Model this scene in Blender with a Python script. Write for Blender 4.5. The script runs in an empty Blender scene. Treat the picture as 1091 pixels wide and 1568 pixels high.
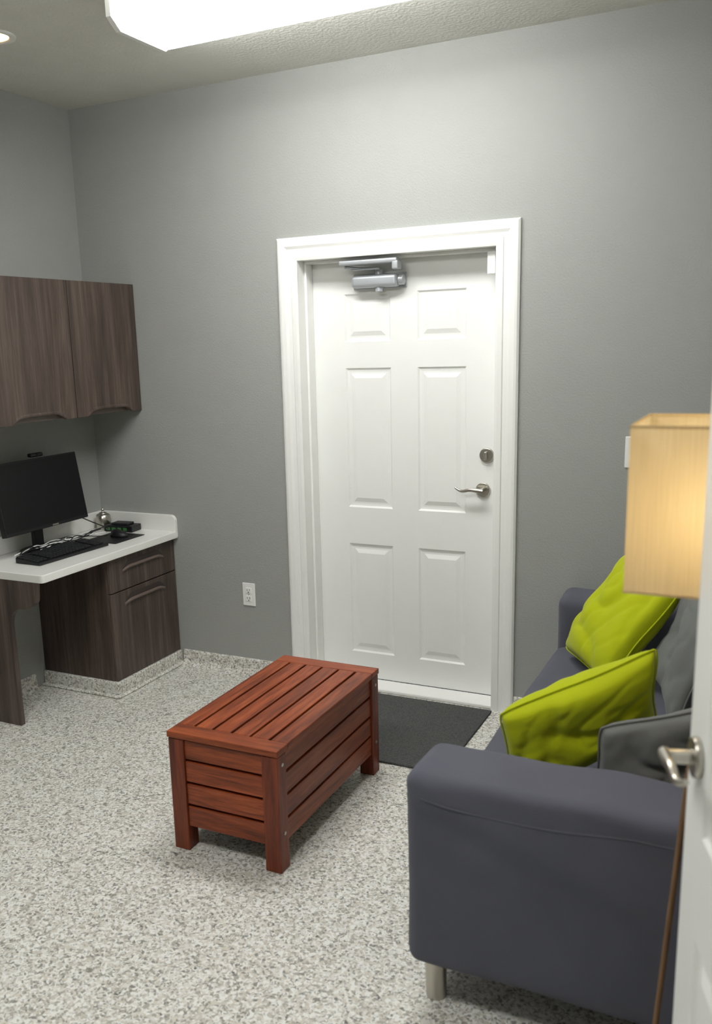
import bpy, bmesh, math, random
from mathutils import Vector, Matrix, noise
from mathutils.bvhtree import BVHTree
random.seed(4)
sc=bpy.context.scene
XL=-1.248; XR=2.17; CH=2.797; YF=-4.7; XR2=3.3; YJ=-3.12

# ---------------------------------------------------------------- materials
def lin(c): return tuple(((x/255)/12.92 if x/255<=0.04045 else ((x/255+0.055)/1.055)**2.4) for x in c)
def newmat(name):
    m=bpy.data.materials.new(name); m.use_nodes=True
    nt=m.node_tree; b=nt.nodes['Principled BSDF']; return m,nt,b
def mat(name,rgb,rough=.5,metal=0,bump=0,bscale=100,var=0,vscale=8,spec=.5,coat=0,sheen=0):
    m,nt,b=newmat(name); c=lin(rgb)
    b.inputs['Base Color'].default_value=(*c,1); b.inputs['Roughness'].default_value=rough
    b.inputs['Metallic'].default_value=metal; b.inputs['Specular IOR Level'].default_value=spec
    b.inputs['Coat Weight'].default_value=coat; b.inputs['Sheen Weight'].default_value=sheen
    tc=nt.nodes.new('ShaderNodeTexCoord')
    n=nt.nodes.new('ShaderNodeTexNoise'); n.inputs['Scale'].default_value=vscale; n.inputs['Detail'].default_value=3
    nt.links.new(tc.outputs['Object'],n.inputs['Vector'])
    r=nt.nodes.new('ShaderNodeValToRGB'); v=max(var,0.01)
    r.color_ramp.elements[0].color=(*[x*(1-v) for x in c],1); r.color_ramp.elements[1].color=(*[min(1,x*(1+v)) for x in c],1)
    r.color_ramp.elements[0].position=.3; r.color_ramp.elements[1].position=.7
    nt.links.new(n.outputs['Fac'],r.inputs['Fac']); nt.links.new(r.outputs['Color'],b.inputs['Base Color'])
    if bump:
        n2=nt.nodes.new('ShaderNodeTexNoise'); n2.inputs['Scale'].default_value=bscale; n2.inputs['Detail'].default_value=2
        nt.links.new(tc.outputs['Object'],n2.inputs['Vector'])
        bp=nt.nodes.new('ShaderNodeBump'); bp.inputs['Strength'].default_value=bump; bp.inputs['Distance'].default_value=.004
        nt.links.new(n2.outputs['Fac'],bp.inputs['Height']); nt.links.new(bp.outputs['Normal'],b.inputs['Normal'])
    return m
def woodmat(name,ca,cb,cc,axis,rough=.45,scale=14,stretch=.06,bump=.15,spec=.4,isl=.18):
    m,nt,b=newmat(name); b.inputs['Roughness'].default_value=rough; b.inputs['Specular IOR Level'].default_value=spec
    tc=nt.nodes.new('ShaderNodeTexCoord'); mp=nt.nodes.new('ShaderNodeMapping')
    s=[1,1,1]; s[axis]=stretch; mp.inputs['Scale'].default_value=s
    nt.links.new(tc.outputs['Object'],mp.inputs['Vector'])
    n=nt.nodes.new('ShaderNodeTexNoise'); n.inputs['Scale'].default_value=scale; n.inputs['Detail'].default_value=6; n.inputs['Roughness'].default_value=.65; n.inputs['Distortion'].default_value=.6
    nt.links.new(mp.outputs['Vector'],n.inputs['Vector'])
    n3=nt.nodes.new('ShaderNodeTexNoise'); n3.inputs['Scale'].default_value=scale*7; n3.inputs['Detail'].default_value=2
    nt.links.new(mp.outputs['Vector'],n3.inputs['Vector'])
    mx=nt.nodes.new('ShaderNodeMath'); mx.operation='MULTIPLY_ADD'; mx.inputs[1].default_value=.35
    nt.links.new(n3.outputs['Fac'],mx.inputs[0])
    sub=nt.nodes.new('ShaderNodeMath'); sub.operation='SUBTRACT'; sub.inputs[1].default_value=.17
    nt.links.new(n.outputs['Fac'],sub.inputs[0]); nt.links.new(sub.outputs[0],mx.inputs[2])
    r=nt.nodes.new('ShaderNodeValToRGB'); e=r.color_ramp.elements
    e[0].position=.3; e[0].color=(*lin(ca),1); e[1].position=.7; e[1].color=(*lin(cc),1)
    k=e.new(.5); k.color=(*lin(cb),1)
    nt.links.new(mx.outputs[0],r.inputs['Fac'])
    gi=nt.nodes.new('ShaderNodeNewGeometry'); rm=nt.nodes.new('ShaderNodeMapRange'); rm.inputs['To Min'].default_value=1-isl; rm.inputs['To Max'].default_value=1+isl
    nt.links.new(gi.outputs['Random Per Island'],rm.inputs['Value'])
    vm=nt.nodes.new('ShaderNodeVectorMath'); vm.operation='SCALE'
    nt.links.new(r.outputs['Color'],vm.inputs[0]); nt.links.new(rm.outputs[0],vm.inputs['Scale'])
    nt.links.new(vm.outputs[0],b.inputs['Base Color'])
    bp=nt.nodes.new('ShaderNodeBump'); bp.inputs['Strength'].default_value=bump; bp.inputs['Distance'].default_value=.002
    nt.links.new(mx.outputs[0],bp.inputs['Height']); nt.links.new(bp.outputs['Normal'],b.inputs['Normal'])
    return m
def chipmat(name):
    m,nt,b=newmat(name); b.inputs['Roughness'].default_value=.38; b.inputs['Specular IOR Level'].default_value=.4
    tc=nt.nodes.new('ShaderNodeTexCoord')
    nz=nt.nodes.new('ShaderNodeTexNoise'); nz.inputs['Scale'].default_value=80; nz.inputs['Detail'].default_value=2
    nt.links.new(tc.outputs['Object'],nz.inputs['Vector'])
    vm=nt.nodes.new('ShaderNodeVectorMath'); vm.operation='MULTIPLY_ADD'; vm.inputs[1].default_value=(.018,.018,.018)
    nt.links.new(nz.outputs['Color'],vm.inputs[0]); nt.links.new(tc.outputs['Object'],vm.inputs[2])
    def vor(scale):
        v=nt.nodes.new('ShaderNodeTexVoronoi'); v.inputs['Scale'].default_value=scale
        nt.links.new(vm.outputs[0],v.inputs['Vector'])
        s=nt.nodes.new('ShaderNodeSeparateColor'); nt.links.new(v.outputs['Color'],s.inputs[0]); return s
    s=vor(135)
    r=nt.nodes.new('ShaderNodeValToRGB'); r.color_ramp.interpolation='CONSTANT'; e=r.color_ramp.elements
    e[0].position=0; e[0].color=(*lin((140,138,132)),1); e[1].position=.08; e[1].color=(*lin((172,169,160)),1)
    for p,c in ((.22,(200,197,186)),(.38,(218,217,211)),(.60,(232,232,227)),(.88,(210,205,192))):
        k=e.new(p); k.color=(*lin(c),1)
    nt.links.new(s.outputs[0],r.inputs['Fac'])
    s2=vor(210)
    r2=nt.nodes.new('ShaderNodeValToRGB'); r2.color_ramp.interpolation='CONSTANT'; e=r2.color_ramp.elements
    e[0].position=0; e[0].color=(.42,.42,.42,1); e[1].position=.08; e[1].color=(1,1,1,1)
    nt.links.new(s2.outputs[1],r2.inputs['Fac'])
    mx=nt.nodes.new('ShaderNodeMixRGB'); mx.blend_type='MULTIPLY'; mx.inputs[0].default_value=.8
    nt.links.new(r.outputs['Color'],mx.inputs[1]); nt.links.new(r2.outputs['Color'],mx.inputs[2])
    nt.links.new(mx.outputs[0],b.inputs['Base Color'])
    bp=nt.nodes.new('ShaderNodeBump'); bp.inputs['Strength'].default_value=.15; bp.inputs['Distance'].default_value=.002
    nt.links.new(s.outputs[2],bp.inputs['Height']); nt.links.new(bp.outputs['Normal'],b.inputs['Normal'])
    return m
def emis(name,rgb,strength):
    m,nt,b=newmat(name); c=lin(rgb)
    b.inputs['Base Color'].default_value=(*c,1); b.inputs['Emission Color'].default_value=(*c,1)
    b.inputs['Emission Strength'].default_value=strength; return m

M_wall=mat('wall_paint',(160,162,158),.6,bump=.35,bscale=140,var=.012,spec=.3)
M_ceil=mat('ceiling_paint',(226,225,218),.8,bump=.9,bscale=70,var=.02,spec=.2)
M_chip=chipmat('epoxy_chip_floor')
M_white=mat('white_gloss_paint',(242,242,239),.35,var=.01,spec=.45)
M_door=mat('white_door_paint',(241,242,239),.4,var=.01,spec=.45)
M_nickel=mat('satin_nickel',(190,186,176),.28,metal=1)
M_steel=mat('painted_aluminium',(186,190,194),.4,metal=.5)
M_darkw=woodmat('laminate_walnut_grey',(60,50,46),(80,68,62),(102,88,80),2,rough=.42,scale=22,stretch=.05,isl=.04)
M_pullshade=mat('pull_recess_shade',(58,49,46),.5,var=.1)
M_counter=mat('solid_surface_white',(238,238,234),.25,var=.01)
M_redw_y=woodmat('acacia_red_y',(86,36,16),(134,62,31),(168,86,46),1,rough=.4,scale=30,stretch=.07)
M_redw_x=woodmat('acacia_red_x',(86,36,16),(134,62,31),(168,86,46),0,rough=.4,scale=30,stretch=.07)
M_redw_z=woodmat('acacia_red_z',(78,32,16),(114,50,26),(140,68,38),2,rough=.4,scale=30,stretch=.07)
M_inner=mat('chest_liner',(52,26,16),.8,var=.1)
M_mat=mat('doormat_rubber_grey',(92,93,92),.95,bump=1,bscale=500,var=.4,vscale=260,spec=.1)
M_sofa=mat('sofa_cotton_bluegrey',(90,91,102),.9,bump=.25,bscale=900,var=.06,vscale=6,spec=.15,sheen=.1)
M_green=mat('cushion_lime',(176,186,20),.85,bump=.2,bscale=900,var=.03,vscale=8,spec=.15,sheen=.1)
M_grey=mat('cushion_grey',(114,116,114),.9,bump=.3,bscale=900,var=.05,vscale=8,spec=.15,sheen=.1)
M_black=mat('black_plastic',(16,17,20),.45,var=.05)
M_screen=mat('screen_black',(9,10,13),.35,spec=.35)
M_key=mat('key_plastic',(30,31,34),.5)
M_plug=mat('outlet_plastic',(240,240,238),.3)
M_slot=mat('slot_dark',(30,30,30),.7)
M_pcb=mat('circuit_board_green',(60,120,60),.4)
M_lwood=woodmat('lamp_leg_wood',(100,72,46),(126,94,62),(144,110,76),2,scale=30)
M_tube=emis('fluorescent_lens',(252,252,250),22.0)
M_warm=emis('recessed_bulb_glow',(255,214,150),5.0)
M_shade,nt,b=newmat('linen_shade')
b.inputs['Roughness'].default_value=.9
tr=nt.nodes.new('ShaderNodeBsdfTranslucent')
tc=nt.nodes.new('ShaderNodeTexCoord'); mp=nt.nodes.new('ShaderNodeMapping'); mp.inputs['Scale'].default_value=(1,1,.03)
nz=nt.nodes.new('ShaderNodeTexNoise'); nz.inputs['Scale'].default_value=260
nt.links.new(tc.outputs['Object'],mp.inputs['Vector']); nt.links.new(mp.outputs['Vector'],nz.inputs['Vector'])
rp=nt.nodes.new('ShaderNodeValToRGB'); rp.color_ramp.elements[0].color=(*lin((204,184,142)),1); rp.color_ramp.elements[1].color=(*lin((230,213,174)),1)
nt.links.new(nz.outputs['Fac'],rp.inputs['Fac']); nt.links.new(rp.outputs['Color'],b.inputs['Base Color']); nt.links.new(rp.outputs['Color'],tr.inputs['Color'])
ms=nt.nodes.new('ShaderNodeMixShader'); ms.inputs[0].default_value=.4
nt.links.new(b.outputs[0],ms.inputs[1]); nt.links.new(tr.outputs[0],ms.inputs[2])
nt.links.new(ms.outputs[0],nt.nodes['Material Output'].inputs['Surface'])

# ---------------------------------------------------------------- helpers
def empty(name,loc=(0,0,0),rotz=0):
    o=bpy.data.objects.new(name,None); sc.collection.objects.link(o); o.location=loc; o.rotation_euler=(0,0,rotz); o.empty_display_size=.1; return o
def mk(name,verts,faces,m,parent=None,smooth=False,bevel=0,bseg=2,subs=0):
    me=bpy.data.meshes.new(name); me.from_pydata([tuple(v) for v in verts],[],faces)
    bm=bmesh.new(); bm.from_mesh(me); bmesh.ops.recalc_face_normals(bm,faces=bm.faces); bm.to_mesh(me); bm.free()
    me.materials.append(m); o=bpy.data.objects.new(name,me); sc.collection.objects.link(o)
    if parent: o.parent=parent
    if bevel:
        bv=o.modifiers.new('b','BEVEL'); bv.width=bevel; bv.segments=bseg; bv.limit_method='ANGLE'; bv.angle_limit=math.radians(40)
    if subs:
        s=o.modifiers.new('s','SUBSURF'); s.levels=subs; s.render_levels=subs
    if smooth or bevel:
        for p in me.polygons: p.use_smooth=True
        if bevel and not smooth:
            w=o.modifiers.new('w','WEIGHTED_NORMAL')
    return o
def boxvf(mn,mx,off=0):
    x0,y0,z0=mn;x1,y1,z1=mx
    v=[(x0,y0,z0),(x1,y0,z0),(x1,y1,z0),(x0,y1,z0),(x0,y0,z1),(x1,y0,z1),(x1,y1,z1),(x0,y1,z1)]
    f=[(0,3,2,1),(4,5,6,7),(0,1,5,4),(1,2,6,5),(2,3,7,6),(3,0,4,7)]
    return v,[tuple(i+off for i in q) for q in f]
def box(name,mn,mx,m,parent=None,bevel=0,bseg=2):
    v,f=boxvf(mn,mx); return mk(name,v,f,m,parent,bevel=bevel,bseg=bseg)
def boxes(name,lst,m,parent=None,bevel=0,bseg=2):
    V=[];F=[]
    for mn,mx in lst:
        v,f=boxvf(mn,mx,len(V)); V+=v;F+=f
    return mk(name,V,F,m,parent,bevel=bevel,bseg=bseg)
def cyl(name,c,r,h,axis,m,parent=None,seg=32,r2=None,bevel=0):
    r2=r if r2 is None else r2
    a=Vector(axis).normalized(); t=a.orthogonal().normalized(); s=a.cross(t); c=Vector(c)
    V=[];F=[]
    for k,(rr,hh) in enumerate(((r,0),(r2,h))):
        for i in range(seg):
            an=2*math.pi*i/seg; V.append(c+a*hh+(t*math.cos(an)+s*math.sin(an))*rr)
    for i in range(seg): j=(i+1)%seg; F.append((i,j,seg+j,seg+i))
    F.append(tuple(range(seg-1,-1,-1))); F.append(tuple(range(seg,2*seg)))
    return mk(name,V,F,m,parent,bevel=bevel or min(r,abs(h))*.08)
def lathe(name,prof,c,m,parent=None,seg=32):
    V=[];F=[];n=len(prof)
    for i in range(seg):
        a=2*math.pi*i/seg
        for r,z in prof: V.append((c[0]+r*math.cos(a),c[1]+r*math.sin(a),c[2]+z))
    for i in range(seg):
        j=(i+1)%seg
        for k in range(n-1): F.append((i*n+k,j*n+k,j*n+k+1,i*n+k+1))
    return mk(name,V,F,m,parent,smooth=True)
def tube(name,pts,r,m,parent=None,cyc=False,radii=None,res=3):
    cu=bpy.data.curves.new(name,'CURVE'); cu.dimensions='3D'; sp=cu.splines.new('NURBS' if len(pts)>3 else 'POLY')
    sp.points.add(len(pts)-1)
    for i,p in enumerate(pts):
        sp.points[i].co=(*p,1); sp.points[i].radius=(radii[i] if radii else 1)
    sp.use_cyclic_u=cyc
    if len(pts)>3: sp.use_endpoint_u=True; sp.order_u=3
    cu.bevel_depth=r; cu.bevel_resolution=res; cu.resolution_u=8; cu.use_fill_caps=True
    o=bpy.data.objects.new(name,cu); o.data.materials.append(m); sc.collection.objects.link(o)
    dg=bpy.context.evaluated_depsgraph_get(); me=bpy.data.meshes.new_from_object(o.evaluated_get(dg))
    bpy.data.objects.remove(o); o=bpy.data.objects.new(name,me); sc.collection.objects.link(o)
    if parent:o.parent=parent
    for p in me.polygons: p.use_smooth=True
    return o
def extrude_poly(name,poly,axis,a0,a1,m,parent=None,bevel=0):
    def mkv(p,a):
        l=list(p); l.insert(axis,a); return tuple(l)
    n=len(poly); V=[mkv(p,a0) for p in poly]+[mkv(p,a1) for p in poly]
    F=[tuple(range(n)),tuple(range(2*n-1,n-1,-1))]+[(i,(i+1)%n,n+(i+1)%n,n+i) for i in range(n)]
    return mk(name,V,F,m,parent,bevel=bevel)

# ---------------------------------------------------------------- room
T=.12
DX0,DX1,HZ=0.0,.914,2.007
boxes('wall_back',[((XL-T,0,0),(DX0-.02,.16,CH)),((DX1+.02,0,0),(XR+T,.16,CH)),((DX0-.02,0,HZ+.02),(DX1+.02,.16,CH))],M_wall)
box('wall_left',(XL-T,YF,0),(XL,0,CH),M_wall)
box('wall_right',(XR,YJ,0),(XR+T,0,CH),M_wall)
boxes('wall_front',[((XL-T,YF-T,0),(XR2+T,YF,CH)),((XR2,YF,0),(XR2+T,YJ,CH)),((XR+T,YJ,0),(XR2+T,YJ+T,CH))],M_wall)
box('floor',(XL-T,YF-T,-.1),(XR2+T,.2,0),M_chip)
box('ceiling',(XL-T,YF-T,CH),(XR2+T,.2,CH+.1),M_ceil)
def cove(name,path2d,m):
    a,bb,nrm=path2d
    prof=[(0,0),(.045,0),(.03,.004),(.018,.012),(.011,.026),(.009,.07),(.004,.078),(0,.078)]
    V=[];F=[]; n=len(prof)
    for P in (a,bb):
        for d,z in prof: V.append((P[0]+nrm[0]*d,P[1]+nrm[1]*d,z+.0005))
    for i in range(n): F.append((i,(i+1)%n,n+(i+1)%n,n+i))
    F+= [tuple(range(n)),tuple(range(2*n-1,n-1,-1))]
    return mk(name,V,F,m)
cove('baseboard_back_left',((-.76,0),(-.1015,0),(0,-1)),M_chip)
cove('baseboard_back_right',((1.0155,0),(XR,0),(0,-1)),M_chip)
cove('baseboard_left',((XL,-.6),(XL,YF),(1,0)),M_chip)
cove('baseboard_right',((XR,-.0),(XR,YJ+.1),(-1,0)),M_chip)

def casing(name,w,zt,x0,x1):
    prof=[(0,0),(0,.012),(.012,.015),(.03,.0155),(.034,.011),(.05,.013),(.062,.019),(.082,.021),(.092,.019),(.1,.012),(.1,0)]
    V=[];F=[];n=len(prof)
    for k in range(4):
        for o,y in prof:
            if k==0: V.append((x0-o,-y,0))
            if k==1: V.append((x0-o,-y,zt+o))
            if k==2: V.append((x1+o,-y,zt+o))
            if k==3: V.append((x1+o,-y,0))
    for k in range(3):
        for i in range(n-1): F.append((k*n+i,k*n+i+1,(k+1)*n+i+1,(k+1)*n+i))
    F+=[tuple(range(n)),tuple(range(3*n,4*n))]
    return mk(name,V,F,M_white)
casing('trim_1',.1,HZ,DX0,DX1)
boxes('trim_2',[((-.02,0,0),(0,.16,HZ)),((.914,0,0),(.934,.16,HZ)),((-.02,0,HZ),(.934,.16,HZ+.02)),
  ((0,.055,0),(.012,.118,HZ)),((.902,.055,0),(.914,.118,HZ)),((.012,.055,HZ-.012),(.902,.118,HZ))],M_white,bevel=.002)
box('trim_3',(0.0,-.004,0),(.914,.118,.018),M_white,bevel=.005)

# ---------------------------------------------------------------- six panel door
def panel_door(name,w,h,t,m,xs,zs,loc,rotz,z0=0,flip=False):
    root=empty(name,loc,rotz)
    gx=sorted({0,w,*[a for p in xs for a in p]}); gz=sorted({z0,h,*[a for p in zs for a in p]})
    V=[];F=[]
    for side in (0,1):
        sy=(lambda y:y) if side==0 else (lambda y:t-y)
        for i in range(len(gx)-1):
            for j in range(len(gz)-1):
                x0,x1,a,bz=gx[i],gx[i+1],gz[j],gz[j+1]
                pan=any(abs(p[0]-x0)<1e-6 for p in xs) and any(abs(p[0]-a)<1e-6 for p in zs)
                rings=[(0,0)]
                if pan: rings=[(0,0),(.004,.0),(.012,.007),(.022,.008),(.030,.0075),(.050,.001),(.056,.001)]
                base=len(V)
                for ins,y in rings:
                    V+= [(x0+ins,sy(y),a+ins),(x1-ins,sy(y),a+ins),(x1-ins,sy(y),bz-ins),(x0+ins,sy(y),bz-ins)]
                for k in range(len(rings)-1):
                    for q in range(4):
                        F.append((base+k*4+q,base+k*4+(q+1)%4,base+(k+1)*4+(q+1)%4,base+(k+1)*4+q))
                e=base+(len(rings)-1)*4; F.append((e,e+1,e+2,e+3))
    b0=len(V); V+=[(0,0,z0),(w,0,z0),(w,0,h),(0,0,h),(0,t,z0),(w,t,z0),(w,t,h),(0,t,h)]
    for q in range(4): F.append((b0+q,b0+(q+1)%4,b0+4+(q+1)%4,b0+4+q))
    me=bpy.data.meshes.new('slab'); me.from_pydata(V,[],F)
    bm=bmesh.new(); bm.from_mesh(me); bmesh.ops.remove_doubles(bm,verts=bm.verts,dist=1e-5); bmesh.ops.recalc_face_normals(bm,faces=bm.faces); bm.to_mesh(me); bm.free()
    me.materials.append(m); o=bpy.data.objects.new('slab',me); sc.collection.objects.link(o); o.parent=root
    return root
def lever(root,x,z,dirx,y=0,L=.105,s=1):
    cyl('lever_rose',(x,y,z),.033*s,.012,(0,-1,0),M_nickel,root,bevel=.004)
    cyl('lever_neck',(x,y-.01,z),.012*s,.045,(0,-1,0),M_nickel,root)
    d=dirx
    tube('lever_arm',[(x-d*.012,y-.05,z),(x+d*.02,y-.052,z+.004),(x+d*.05,y-.053,z+.006),(x+d*.08,y-.052,z-.004),(x+d*L,y-.047,z+.003),(x+d*(L+.012),y-.044,z+.012)],.0085*s,M_nickel,root,radii=[1.3,1.2,1,.85,.7,.5])
xs=[(.165,.40),(.52,.755)]; zsp=[(.145,.70),(.87,1.53),(1.64,1.86)]
d1=panel_door('door_1',.908,2.0,.045,M_door,[(a-.003,b-.003) for a,b in xs],zsp,(.003,.119,0),0,z0=.02)
lever(d1,.829,.985,-1)
cyl('deadbolt_rose',(.845,0,1.14),.033,.014,(0,-1,0),M_nickel,d1,bevel=.005)
box('deadbolt_turn',(.839,-.036,1.122),(.851,-.013,1.158),M_nickel,d1,bevel=.004)
cl=empty('door_closer')
box('body',(.232,.052,1.876),(.455,.112,1.932),M_steel,cl,bevel=.018,bseg=4)
box('body_plate',(.222,.110,1.872),(.478,.119,1.938),M_steel,cl,bevel=.003)
cyl('end_cap',(.455,.082,1.904),.022,.022,(1,0,0),M_steel,cl)
cyl('pinion_cap',(.36,.082,1.858),.018,.095,(0,0,1),M_steel,cl)
box('arm_main',(.25,.03,1.950),(.38,.05,1.958),M_steel,cl,bevel=.003)
tube('arm_rod',[(.36,.085,1.956),(.28,.055,1.958),(.215,.035,1.966)],.007,M_steel,cl)
box('header_bracket',(.20,.0,1.972),(.475,.05,1.993),M_steel,cl,bevel=.006)
box('bracket_end',(.452,.0,1.945),(.48,.05,1.98),M_steel,cl,bevel=.005)
box('trim_4',(.865,.03,1.90),(.90,.054,1.992),M_white,bevel=.004)

# near, open door leaf (hinged off the right wall end)
fx,fy=1.905,-2.30
hx,hy=2.15,-3.075
Lf=math.hypot(hx-fx,hy-fy); ang=math.atan2(hy-fy,hx-fx)
sx=Lf/.914
d2=panel_door('door_2',Lf,2.0,.04,M_door,[(a*sx,b*sx) for a,b in ((.115,.405),(.51,.80))],zsp,(fx,fy,0),ang,z0=.012)
lever(d2,.062,.99,1,L=.1)
box('latch_plate',(-.0015,.008,.93),(.0,.032,1.05),M_nickel,d2)
hg=boxes('hinges',[((Lf-.002,.0,z),(Lf+.012,.04,z+.09)) for z in (.2,1.0,1.75)],M_nickel,d2)

# ---------------------------------------------------------------- mat
dm=box('doormat',(.16,-.695,.0005),(.925,-.03,.010),M_mat,bevel=.004)

# ---------------------------------------------------------------- outlet + switch
def outlet(name,x,z):
    r=empty(name)
    box('plate',(x-.036,-.006,z-.059),(x+.036,-.0002,z+.059),M_plug,r,bevel=.003)
    for dz in (-.021,.021):
        box('socket',(x-.017,-.009,z+dz-.0145),(x+.017,-.005,z+dz+.0145),M_plug,r,bevel=.003)
        boxes('slots',[((x-.008,-.0096,z+dz-.002),(x-.0058,-.0088,z+dz+.008)),((x+.0058,-.0096,z+dz-.002),(x+.008,-.0088,z+dz+.008)),((x-.0025,-.0096,z+dz-.011),(x+.0025,-.0088,z+dz-.006))],M_slot,r)
    cyl('screw',(x,-.0055,z),.003,.0015,(0,-1,0),M_nickel,r,seg=12)
outlet('wall_outlet',-.34,.42)
sw=empty('light_switch')
box('plate',(1.448,-.006,1.12),(1.52,-.0002,1.245),M_plug,sw,bevel=.003)
box('rocker',(1.467,-.010,1.15),(1.501,-.005,1.215),M_plug,sw,bevel=.003)

# ---------------------------------------------------------------- storage chest
ch=empty('wooden_storage_bench')
x0,x1,y0,y1,h=.272,.682,-1.55,-.752,.422
lw=.058
legs=[];
for a in (x0,x1-lw):
    for b_ in (y0,y1-lw): legs.append(((a,b_,0.0),(a+lw,b_+lw,h-.024)))
boxes('legs',legs,M_redw_z,ch,bevel=.003)
zs4=[(.088,.159),(.169,.239),(.249,.319),(.329,.394)]
boxes('end_slats',[((x0+lw,yy,a),(x1-lw,yy+.018,b_)) for yy in (y0+.008,y1-.026) for a,b_ in zs4],M_redw_x,ch,bevel=.002)
boxes('side_slats',[((xx,y0+lw,a),(xx+.018,y1-lw,b_)) for xx in (x0+.008,x1-.026) for a,b_ in zs4],M_redw_y,ch,bevel=.002)
boxes('liner',[((x0+.03,y0+.03,.09),(x1-.03,y0+.034,.385)),((x0+.03,y1-.034,.09),(x1-.03,y1-.03,.385)),((x0+.03,y0+.03,.09),(x0+.034,y1-.03,.385)),((x1-.034,y0+.03,.09),(x1-.03,y1-.03,.385)),((x0+.03,y0+.03,.085),(x1-.03,y1-.03,.09))],M_inner,ch)
zl0,zl1=h-.022,h
boxes('lid_ends',[((x0-.003,y0-.003,zl0),(x1+.003,y0+.066,zl1)),((x0-.003,y1-.066,zl0),(x1+.003,y1+.003,zl1))],M_redw_x,ch,bevel=.003)
n=6; gap=.0095; W_=(x1-x0+.006-(n-1)*gap)/n
sl=[]
for i in range(n):
    a=x0-.003+i*(W_+gap); sl.append(((a,y0+.0665,zl0),(a+W_,y1-.0665,zl1)))
boxes('lid_slats',sl,M_redw_y,ch,bevel=.003)
boxes('lid_battens',[((x0+.06,yy,zl0-.018),(x1-.06,yy+.04,zl0)) for yy in (y0+.12,-1.17,y1-.16)],M_inner,ch)
for (yy) in (y0+.03,y1-.03):
    for z in (.13,.365):
        cyl('bolt',(x1-.001,yy,z),.006,.004,(1,0,0),M_nickel,ch,seg=12)

# ---------------------------------------------------------------- built-in desk
dk=empty('built_in_desk')
cx=-.7545; ct=.7185
poly=[(XL+.001,-.991),(cx-.02,-.991),(cx-.006,-.985),(cx,-.971),(cx,-.001),(XL+.001,-.001)]
extrude_poly('countertop',poly,2,ct-.036,ct,M_counter,dk,bevel=.004)
R=.03
prof=[(XL+.001,ct-.001),(cx+.001,ct-.03),(cx+.001,ct+.085-R)]+[(cx+.001-R+R*math.cos(a),ct+.085-R+R*math.sin(a)) for a in [math.radians(k) for k in (15,30,45,60,75,90)]]+[(XL+.001,ct+.085)]
extrude_poly('backsplash_back',prof,1,-.021,-.001,M_counter,dk,bevel=.002)
box('backsplash_left',(XL+.001,-.991,ct),(XL+.02,-.021,ct+.085),M_counter,dk,bevel=.003)
fxc=-.783
box('cabinet_carcass',(XL+.001,-.525,.073),(fxc-.02,-.001,ct-.037),M_darkw,dk,bevel=.001)
box('drawer_front',(fxc-.0195,-.523,.512),(fxc,-.003,ct-.043),M_darkw,dk,bevel=.003)
box('door_front',(fxc-.0195,-.523,.075),(fxc,-.003,.507),M_darkw,dk,bevel=.003)
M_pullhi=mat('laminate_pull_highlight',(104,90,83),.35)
def pull(name,ya,yb,z,parent,x,up=1,depth=.026):
    N=16; V=[];F=[]
    for i in range(N+1):
        t=i/N; y=ya+(yb-ya)*t; s=math.sin(math.pi*t)
        s=min(1,s*2.2)**.8
        zz=z+up*.016*s; pr=.001+.010*s
        V+= [(x,y,zz+.010),(x+pr,y,zz+.006),(x+pr,y,zz-.002),(x+.0005,y,zz-.006)]
    for i in range(N):
        for k in range(3): F.append((i*4+k,i*4+k+1,(i+1)*4+k+1,(i+1)*4+k))
    mk(name,V,F,M_pullhi,parent,smooth=True)
    V=[];F=[]
    for i in range(N+1):
        t=i/N; y=ya+(yb-ya)*t; s=min(1,math.sin(math.pi*t)*2.2)**.8
        zz=z+up*.016*s
        V+=[(x+.0006,y,zz+.026*s+.010),(x+.0006,y,zz+.010)]
    for i in range(N): F.append((i*2,i*2+1,i*2+3,i*2+2))
    mk(name+'_recess_shade',V,F,M_pullshade,parent)  # flat dark crescent, paints the shade of the carved pull recess
pull('drawer_pull',-.43,-.10,.60,dk,fxc)
pull('door_pull',-.43,-.10,.435,dk,fxc)
box('cabinet_base',(XL+.001,-.54,.0),(fxc+.012,-.001,.073),M_chip,dk,bevel=.006)
box('base_cove',(XL+.001,-.56,.0),(fxc+.03,-.001,.012),M_chip,dk,bevel=.006)
pp=[(XL+.001,.0),(-.972,.0),(-.972,.47)]
for k in range(9):
    t=k/8; a=math.radians(90*t); pp.append((-.972+.07*(1-math.cos(a)),.47+.085*math.sin(a)))
for k in range(1,9):
    t=k/8; a=math.radians(90*t); pp.append((-.902+.095*math.sin(a),.555+.055*(1-math.cos(a))))
pp+=[(-.80,ct-.037),(XL+.001,ct-.037)]
extrude_poly('support_panel',pp,1,-.985,-.96,M_darkw,dk)

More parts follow.
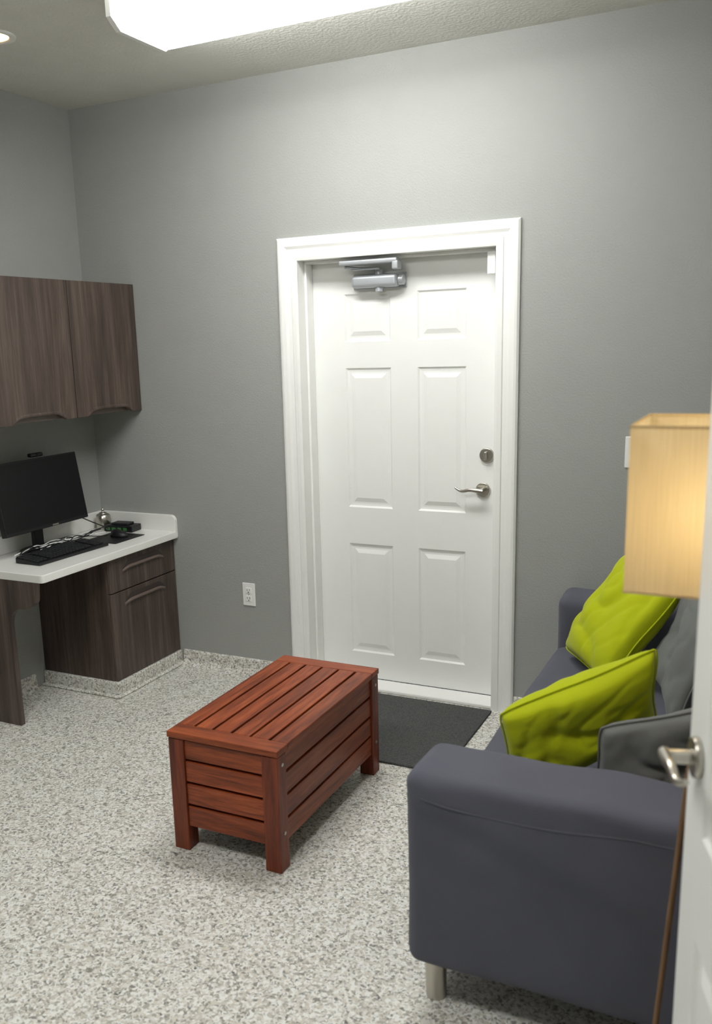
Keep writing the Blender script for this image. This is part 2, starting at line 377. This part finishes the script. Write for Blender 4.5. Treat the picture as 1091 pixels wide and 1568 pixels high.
# upper cabinets
uc=empty('wall_cabinet')
uf=-.926; zb,ztp=1.338,1.955
box('carcass',(XL+.001,-1.94,zb+.03),(uf-.0205,-.001,ztp),M_darkw,uc,bevel=.001)
for i in range(4):
    ya=-.001-.485*(i+1)+.002; yb=-.001-.485*i-.002
    pl=[(ya,ztp),(ya,zb)]
    N=20; a0=ya+.07; b0=yb-.07
    for k in range(N+1):
        t=k/N; s=min(1,math.sin(math.pi*t)*2.4)**.9; s2=s*(.8+.2*math.sin(math.pi*t))
        pl.append((a0+(b0-a0)*t, zb+.028*s2))
    pl+=[(yb,zb),(yb,ztp)]
    extrude_poly('door_leaf_%d'%i,pl,0,uf-.02,uf,M_darkw,uc,bevel=.003)
    V=[];F=[]
    for k in range(N+1):
        t=k/N; s=min(1,math.sin(math.pi*t)*2.4)**.9*(.8+.2*math.sin(math.pi*t)); y=a0+(b0-a0)*t
        V+=[(uf+.0008,y,zb+.028*s),(uf+.006*s+.0008,y,zb+.028*s+.006),(uf+.0008,y,zb+.028*s+.016)]
    for k in range(N):
        for q in range(2): F.append((k*3+q,k*3+q+1,(k+1)*3+q+1,(k+1)*3+q))
    mk('pull_lip_%d'%i,V,F,M_darkw,uc,smooth=True)
box('bottom_rail',(XL+.001,-1.94,zb+.005),(uf-.022,-.001,zb+.032),M_pullhi,uc)

# ---------------------------------------------------------------- computer
mo=empty('computer_monitor',(-1.105,-.585,0))
tilt=-.155
mm=empty('head',(0,0,ct+.275)); mm.parent=mo; mm.rotation_euler=(0,tilt,0)
box('bezel',(-.02,-.275,-.165),(.012,.275,.165),M_black,mm,bevel=.004)
box('panel',(.0118,-.268,-.15),(.0132,.268,.158),M_screen,mm)
box('logo',(.0132,.02,-.162),(.0136,.06,-.155),M_nickel,mm)
box('rear_housing',(-.05,-.15,-.1),(-.02,.15,.1),M_black,mm,bevel=.015)
box('stand_neck',(-.06,-.03,ct+.01),(-.035,.03,ct+.24),M_black,mo,bevel=.005)
poly=[(.08*math.cos(a)-.02,.13*math.sin(a)) for a in [2*math.pi*k/24 for k in range(24)]]
extrude_poly('stand_base',poly,2,ct+.0005,ct+.013,M_black,mo,bevel=.003)
wc=empty('webcam'); wc.location=(-1.14,-.56,ct+.443)
box('housing',(-.015,-.04,0),(.012,.04,.018),M_black,wc,bevel=.006)
cyl('lens',(.011,0,.009),.006,.004,(1,0,0),M_screen,wc,seg=16)
kb=empty('computer_keyboard',(-.955,-.63,ct),-.04)
V=[(-.075,-.225,.0005),(.075,-.225,.0005),(.075,.225,.0005),(-.075,.225,.0005),(-.075,-.225,.026),(.075,-.225,.014),(.075,.225,.014),(-.075,.225,.026)]
mk('body',V,boxvf((0,0,0),(1,1,1))[1],M_black,kb,bevel=.004)
kl=[]
for r_ in range(6):
    xx=-.062+r_*.022
    for c_ in range(21):
        yy=-.213+c_*.0205
        if c_ in (3,17) : continue
        zz=.0255-(xx+.075)/.15*.012
        kl.append(((xx-.009,yy-.0088,zz),(xx+.009,yy+.0088,zz+.006)))
boxes('keys',kl,M_key,kb,bevel=.0015,bseg=1)
box('mousepad',(-1.06,-.37,ct+.0005),(-.86,-.14,ct+.004),M_black,None,bevel=.002)
ms_=empty('computer_mouse',(-.955,-.225,ct+.004),0)
V=[];F=[];N=16;K=8
for k in range(K+1):
    ph=math.pi/2*k/K
    for i in range(N):
        a=2*math.pi*i/N; V.append((.052*math.cos(a)*math.cos(ph)**.6,.031*math.sin(a)*math.cos(ph)**.6,.032*math.sin(ph)*(1-.15*math.cos(a))))
for k in range(K):
    for i in range(N): j=(i+1)%N; F.append((k*N+i,k*N+j,(k+1)*N+j,(k+1)*N+i))
F.append(tuple(range(N-1,-1,-1)))
mk('shell',V,F,M_black,ms_,smooth=True)
cyl('wheel',(-.028,-.004,.027),.008,.008,(0,1,0),M_key,ms_,seg=16)
hb=empty('network_box',(-1.045,-.082,ct),.10)
box('case',(-.085,-.045,.0005),(.085,.045,.034),M_black,hb,bevel=.004)
boxes('ports',[((-.07+i*.034,-.0465,.010),(-.048+i*.034,-.0449,.024)) for i in range(4)],M_pcb,hb)
box('card',(-.05,-.03,.034),(.05,.035,.045),M_key,hb,bevel=.003)
cp=empty('pen_cup')
lathe('cup',[(0,.0),(.034,.0),(.038,.006),(.04,.05),(.036,.075),(.03,.08),(.026,.08),(.028,.07),(.0,.06)],(-1.175,-.075,ct+.0005),M_nickel,cp)
lathe('lid',[(0,.112),(.006,.108),(.008,.098),(.005,.092),(.018,.088),(.027,.081),(.0,.078)],(-1.175,-.075,ct),M_nickel,cp)
cb=empty('computer_cables')
for i in range(7):
    pts=[]; xx=-1.09+random.uniform(-.02,.02); 
    ys=-.72+random.uniform(-.08,.08)
    for k in range(8):
        pts.append((xx+random.uniform(-.045,.05),ys+k*.072,ct+.016+ (random.uniform(0,.03) if k%2 else 0)))
    tube('strand_%d'%i,pts,.0026,M_black if i%3 else M_plug,cb)
tube('strand_rise',[(-1.09,-.14,ct+.02),(-1.14,-.2,ct+.06),(-1.19,-.25,ct+.1),(-1.20,-.36,ct+.12),(-1.17,-.45,ct+.15)],.003,M_black,cb)
tube('strand_mouse',[(-1.005,-.25,ct+.01),(-1.05,-.27,ct+.006),(-1.08,-.33,ct+.02),(-1.09,-.42,ct+.005),(-1.1,-.5,ct+.004)],.0022,M_black,cb)

# ---------------------------------------------------------------- sofa
so=empty('sofa')
def soft(name,mn,mx,m,parent,r=.04,amp=.004,fr=5,seed=0,puff=0,sub=.03,wr=0):
    mn=Vector(mn);mx=Vector(mx);c=(mn+mx)/2;hs=(mx-mn)/2
    bm=bmesh.new()
    def coords(i):
        inner=hs[i]-r; L=[-hs[i],-hs[i]+r*.3,-hs[i]+r*.65]
        k=max(2,int(2*inner/sub)); L+=[-inner+2*inner*j/k for j in range(k+1)]
        L+=[hs[i]-r*.65,hs[i]-r*.3,hs[i]]; return L
    G=[coords(i) for i in range(3)]; n0,n1,n2=[len(g)-1 for g in G]
    V={}
    def vert(i,j,k):
        key=(i,j,k)
        if key not in V: V[key]=bm.verts.new((G[0][i],G[1][j],G[2][k]))
        return V[key]
    for i in range(n0):
        for j in range(n1):
            bm.faces.new((vert(i,j,0),vert(i,j+1,0),vert(i+1,j+1,0),vert(i+1,j,0)))
            bm.faces.new((vert(i,j,n2),vert(i+1,j,n2),vert(i+1,j+1,n2),vert(i,j+1,n2)))
    for i in range(n0):
        for k in range(n2):
            bm.faces.new((vert(i,0,k),vert(i+1,0,k),vert(i+1,0,k+1),vert(i,0,k+1)))
            bm.faces.new((vert(i,n1,k),vert(i,n1,k+1),vert(i+1,n1,k+1),vert(i+1,n1,k)))
    for j in range(n1):
        for k in range(n2):
            bm.faces.new((vert(0,j,k),vert(0,j,k+1),vert(0,j+1,k+1),vert(0,j+1,k)))
            bm.faces.new((vert(n0,j,k),vert(n0,j+1,k),vert(n0,j+1,k+1),vert(n0,j,k+1)))
    for v in bm.verts:
        p=v.co.copy(); q=Vector([max(-(hs[i]-r),min(hs[i]-r,p[i])) for i in range(3)])
        d=p-q
        if d.length>1e-9: v.co=q+d.normalized()*r
        u=Vector([v.co[i]/hs[i] for i in range(3)])
        if puff: v.co.z+=puff*(1-u.x**2)*(1-u.y**2)*(1 if v.co.z>0 else 0)
        P=v.co+c
        nn=noise.noise_vector(P*fr+Vector((seed,0,0)))*amp
        if wr:
            # slack folds running diagonally down from the front corner
            w_=noise.noise(Vector((P.x*1.0+P.z*1.5,P.z*13+P.x*4.5,seed)))
            hgt=max(0,min(1,(u.z+.35)/.9)) if name.startswith('arm') else 1
            dirn=d.normalized() if d.length>1e-9 else Vector((0,0,0))
            if abs(u.x)>.9: hgt*=.3
            nn+=dirn*w_*wr*hgt
        v.co+=nn+c
    me=bpy.data.meshes.new(name); bmesh.ops.recalc_face_normals(bm,faces=bm.faces)
    global LAST_BVH; LAST_BVH=BVHTree.FromBMesh(bm)
    bm.to_mesh(me); bm.free(); me.materials.append(m)
    for p in me.polygons: p.use_smooth=True
    o=bpy.data.objects.new(name,me); sc.collection.objects.link(o); o.parent=parent
    s=o.modifiers.new('s','SUBSURF'); s.levels=1; s.render_levels=2
    return o
sx0,sx1=1.245,2.14
soft('arm_near',(sx0+.005,-1.925,.115),(sx1,-1.695,.632),M_sofa,so,r=.034,amp=.005,seed=3,wr=.016)
# piped seam following the arm surface
bv=LAST_BVH; pts=[]
for i in range(9):
    y=-1.71-.19*i/8; hit=bv.ray_cast(Vector((1.0,y,.583)),Vector((1,0,0)))[0]
    if hit: pts.append(hit+Vector((.0008,0,0)))
for i in range(24):
    x=1.285+(2.10-1.285)*i/23; zz=.578-.02*math.sin(math.pi*min(1,i/14)); hit=bv.ray_cast(Vector((x,-2.2,zz)),Vector((0,1,0)))[0]
    if hit: pts.append(hit+Vector((0,.0008,0)))
tube('arm_seam',[tuple(p) for p in pts],.0028,M_sofa,so)
pts=[]
for i in range(16):
    z=.15+.42*i/15; hit=bv.ray_cast(Vector((1.0,-1.9,z)),Vector((1,0,0)))[0]
    if hit: pts.append(hit+Vector((.0008,0,0)))
tube('arm_corner_seam',[tuple(p) for p in pts],.0025,M_sofa,so)
soft('arm_far',(sx0-.005,-.225,.115),(sx1,-.03,.625),M_sofa,so,r=.045,amp=.006,seed=9,wr=.010)
soft('back',(sx1-.22,-1.72,.115),(sx1+.005,-.21,.64),M_sofa,so,r=.05,amp=.006,seed=5)
soft('seat_base',(sx0+.02,-1.71,.12),(sx1-.2,-.21,.30),M_sofa,so,r=.02,amp=.003,seed=7)
soft('seat_cushion',(sx0+.0,-1.70,.28),(sx1-.21,-.22,.425),M_sofa,so,r=.04,amp=.006,seed=11,puff=.02)
for a,b_ in ((1.31,-1.865),(2.07,-1.865),(1.31,-.10),(2.07,-.10)):
    cyl('foot',(a,b_,0),.026,.125,(0,0,1),M_nickel,so,r2=.028)

# ---------------------------------------------------------------- cushions
def cushion(name,c,u,v,w,h,t,m,seed=0,amp=.02,skew=False,ex=.36):
    u=Vector(u).normalized(); v=Vector(v).normalized()
    if not skew: v=(v-u*v.dot(u)).normalized()
    n=u.cross(v).normalized()
    N=36; V=[];F=[]; idx={}
    for side in (1,-1):
        for i in range(N+1):
            for j in range(N+1):
                if side==-1 and (i in (0,N) or j in (0,N)): idx[(side,i,j)]=idx[(1,i,j)]; continue
                a=-1+2*i/N; b_=-1+2*j/N
                ea=1-.07*(1-b_*b_)-.05*(b_**8); eb=1-.07*(1-a*a)-.05*(a**8)
                px=a*ea*w/2; py=b_*eb*h/2
                th=(max(0,(1-a**2))*max(0,(1-b_**2)))**ex
                z=side*t/2*th
                q=Vector((a,b_,seed))
                cr=1-min(1,abs(noise.noise(Vector((q.x*1.1+q.y*.5,q.y*.9-q.x*.3,seed+3))))*5)
                cr2=1-min(1,abs(noise.noise(Vector((q.x*2.3-q.y*1.1,q.y*1.6+q.x*.9,seed+8))))*6)
                wr=noise.noise(q*1.1)*amp*1.3-cr*amp*.7-cr2*amp*.35
                z+=side*wr*th + noise.noise(q*.8+Vector((9,0,0)))*amp*1.5
                P=Vector(c)+u*px+v*py+n*z
                idx[(side,i,j)]=len(V); V.append(P)
    for side in (1,-1):
        for i in range(N):
            for j in range(N):
                f=(idx[(side,i,j)],idx[(side,i+1,j)],idx[(side,i+1,j+1)],idx[(side,i,j+1)])
                F.append(f if side==1 else f[::-1])
    root=empty(name)
    mk('cover',V,F,m,root,smooth=True,subs=1)
    ring=[(i,0) for i in range(N)]+[(N,j) for j in range(N)]+[(i,N) for i in range(N,0,-1)]+[(0,j) for j in range(N,0,-1)]
    tube('piping',[V[idx[(1,i,j)]] for i,j in ring],.003,m,root,cyc=True)
    return root
cushion('throw_pillow_green',(1.525,-.50,.645),(.51,-.78,-.04),(.48,.31,.86),.42,.45,.17,M_green,seed=1)
cushion('throw_pillow_green',(1.566,-1.454,.632),(.392,.01,.244),(.0,-.4,.9),.475,.30,.15,M_green,seed=5,amp=.02,skew=True,ex=.3)
cushion('throw_pillow_grey',(1.835,-1.583,.629),(.933,.0,.361),(.12,-.3,.94),.44,.33,.12,M_grey,seed=7,skew=True,ex=.3)
cushion('throw_pillow_grey',(1.80,-.80,.68),(.25,-.95,-.1),(.3,.1,.95),.46,.46,.13,M_grey,seed=12)

# ---------------------------------------------------------------- lamp
la=empty('floor_lamp')
lx0,lx1,ly0,ly1,lz0,lz1=1.775,2.05,-2.20,-1.95,1.205,1.492
lc=((lx0+lx1)/2,(ly0+ly1)/2)
V=[]
for z in (lz0,lz1):
    V+=[(lx0,ly0,z),(lx1,ly0,z),(lx1,ly1,z),(lx0,ly1,z)]
F=[(q,(q+1)%4,4+(q+1)%4,4+q) for q in range(4)]
sh=mk('shade',V,F,M_shade,la)
for z in (lz0,lz1):
    boxes('rim',[((lx0-.001,ly0-.001,z-.002),(lx1+.001,ly0+.002,z+.002)),((lx0-.001,ly1-.002,z-.002),(lx1+.001,ly1+.001,z+.002)),((lx0-.001,ly0,z-.002),(lx0+.002,ly1,z+.002)),((lx1-.002,ly0,z-.002),(lx1+.001,ly1,z+.002))],M_shade,la)
hub=Vector((lc[0],lc[1],1.20))
for fx_,fy_ in ((1.845,-2.13),(1.97,-2.15),(1.92,-1.99)):
    tube('leg',[tuple(hub+Vector((0,0,-.02))),(fx_,fy_,.0)],.006,M_lwood,la)
cyl('hub',(hub[0],hub[1],1.16),.022,.05,(0,0,1),M_lwood,la)
cyl('socket',(hub[0],hub[1],1.21),.015,.07,(0,0,1),M_nickel,la)
boxes('spider',[((lx0,hub[1]-.003,1.213),(lx1,hub[1]+.003,1.218)),((hub[0]-.003,ly0,1.213),(hub[0]+.003,ly1,1.218))],M_nickel,la)
M_bulb=emis('bulb_warm',(255,232,190),38)
bl=lathe('bulb',[(0,-.035),(.015,-.03),(.022,-.01),(.03,.012),(.026,.032),(.012,.044),(0,.047)],(hub[0],hub[1],1.335),M_bulb,la)

# ---------------------------------------------------------------- light fixtures
def fixture(name,x0,y0,x1,y1):
    r=empty(name)
    z0=CH-.1
    pr=[(y0+.0,CH-.001),(y0,z0+.035),(y0+.05,z0),(y1-.05,z0),(y1,z0+.035),(y1,CH-.001)]
    extrude_poly('lens',pr,0,x0+.02,x1-.02,M_tube,r)
    for a,b_ in ((x0,x0+.02),(x1-.02,x1)):
        extrude_poly('end_cap',[(p[0]+(.004 if i>2 else -.004),p[1]-(.003 if 0<i<5 else 0)) for i,p in enumerate(pr)],0,a,b_,M_white,r)
fixture('ceiling_light_fixture',-.12,-1.09,1.12,-.74)
fixture('ceiling_light_fixture',-.12,-3.2,1.12,-2.85)
rl=empty('recessed_downlight',(-.74,-.99,CH))
lathe('ring',[(.09,-.0005),(.088,-.006),(.07,-.008),(.062,-.001)],(0,0,0),M_white,rl)
cyl('bulb',(0,0,-.0008),.062,-.003,(0,0,1),M_warm,rl,bevel=.0005)

w=bpy.data.worlds.new('w'); sc.world=w; w.use_nodes=True
w.node_tree.nodes['Background'].inputs[0].default_value=(.6,.65,.7,1); w.node_tree.nodes['Background'].inputs[1].default_value=.3

# ---------------------------------------------------------------- camera
cd=bpy.data.cameras.new('cam'); co=bpy.data.objects.new('cam',cd); sc.collection.objects.link(co); sc.camera=co
yaw,pitch,roll,f=.4703,-.2214,-.0308,1404.275
fw=Vector((-math.sin(yaw)*math.cos(pitch),math.cos(yaw)*math.cos(pitch),math.sin(pitch)))
r0=Vector((math.cos(yaw),math.sin(yaw),0)); u0=r0.cross(fw)
rr=r0*math.cos(roll)+u0*math.sin(roll); uu=-r0*math.sin(roll)+u0*math.cos(roll)
mw=Matrix(((rr.x,uu.x,-fw.x,2.0031),(rr.y,uu.y,-fw.y,-3.8146),(rr.z,uu.z,-fw.z,1.6448),(0,0,0,1)))
co.matrix_world=mw
cd.sensor_fit='VERTICAL'; cd.sensor_height=36; cd.sensor_width=24; cd.lens=36*f/1568
cd.shift_x=56/1568; cd.shift_y=57.2/1568
cd.clip_start=.05
cd.dof.use_dof=True; cd.dof.focus_distance=3.9; cd.dof.aperture_fstop=3.2
try:
    sc.view_settings.view_transform='Standard'; sc.view_settings.look='None'
except Exception as e: print(e)
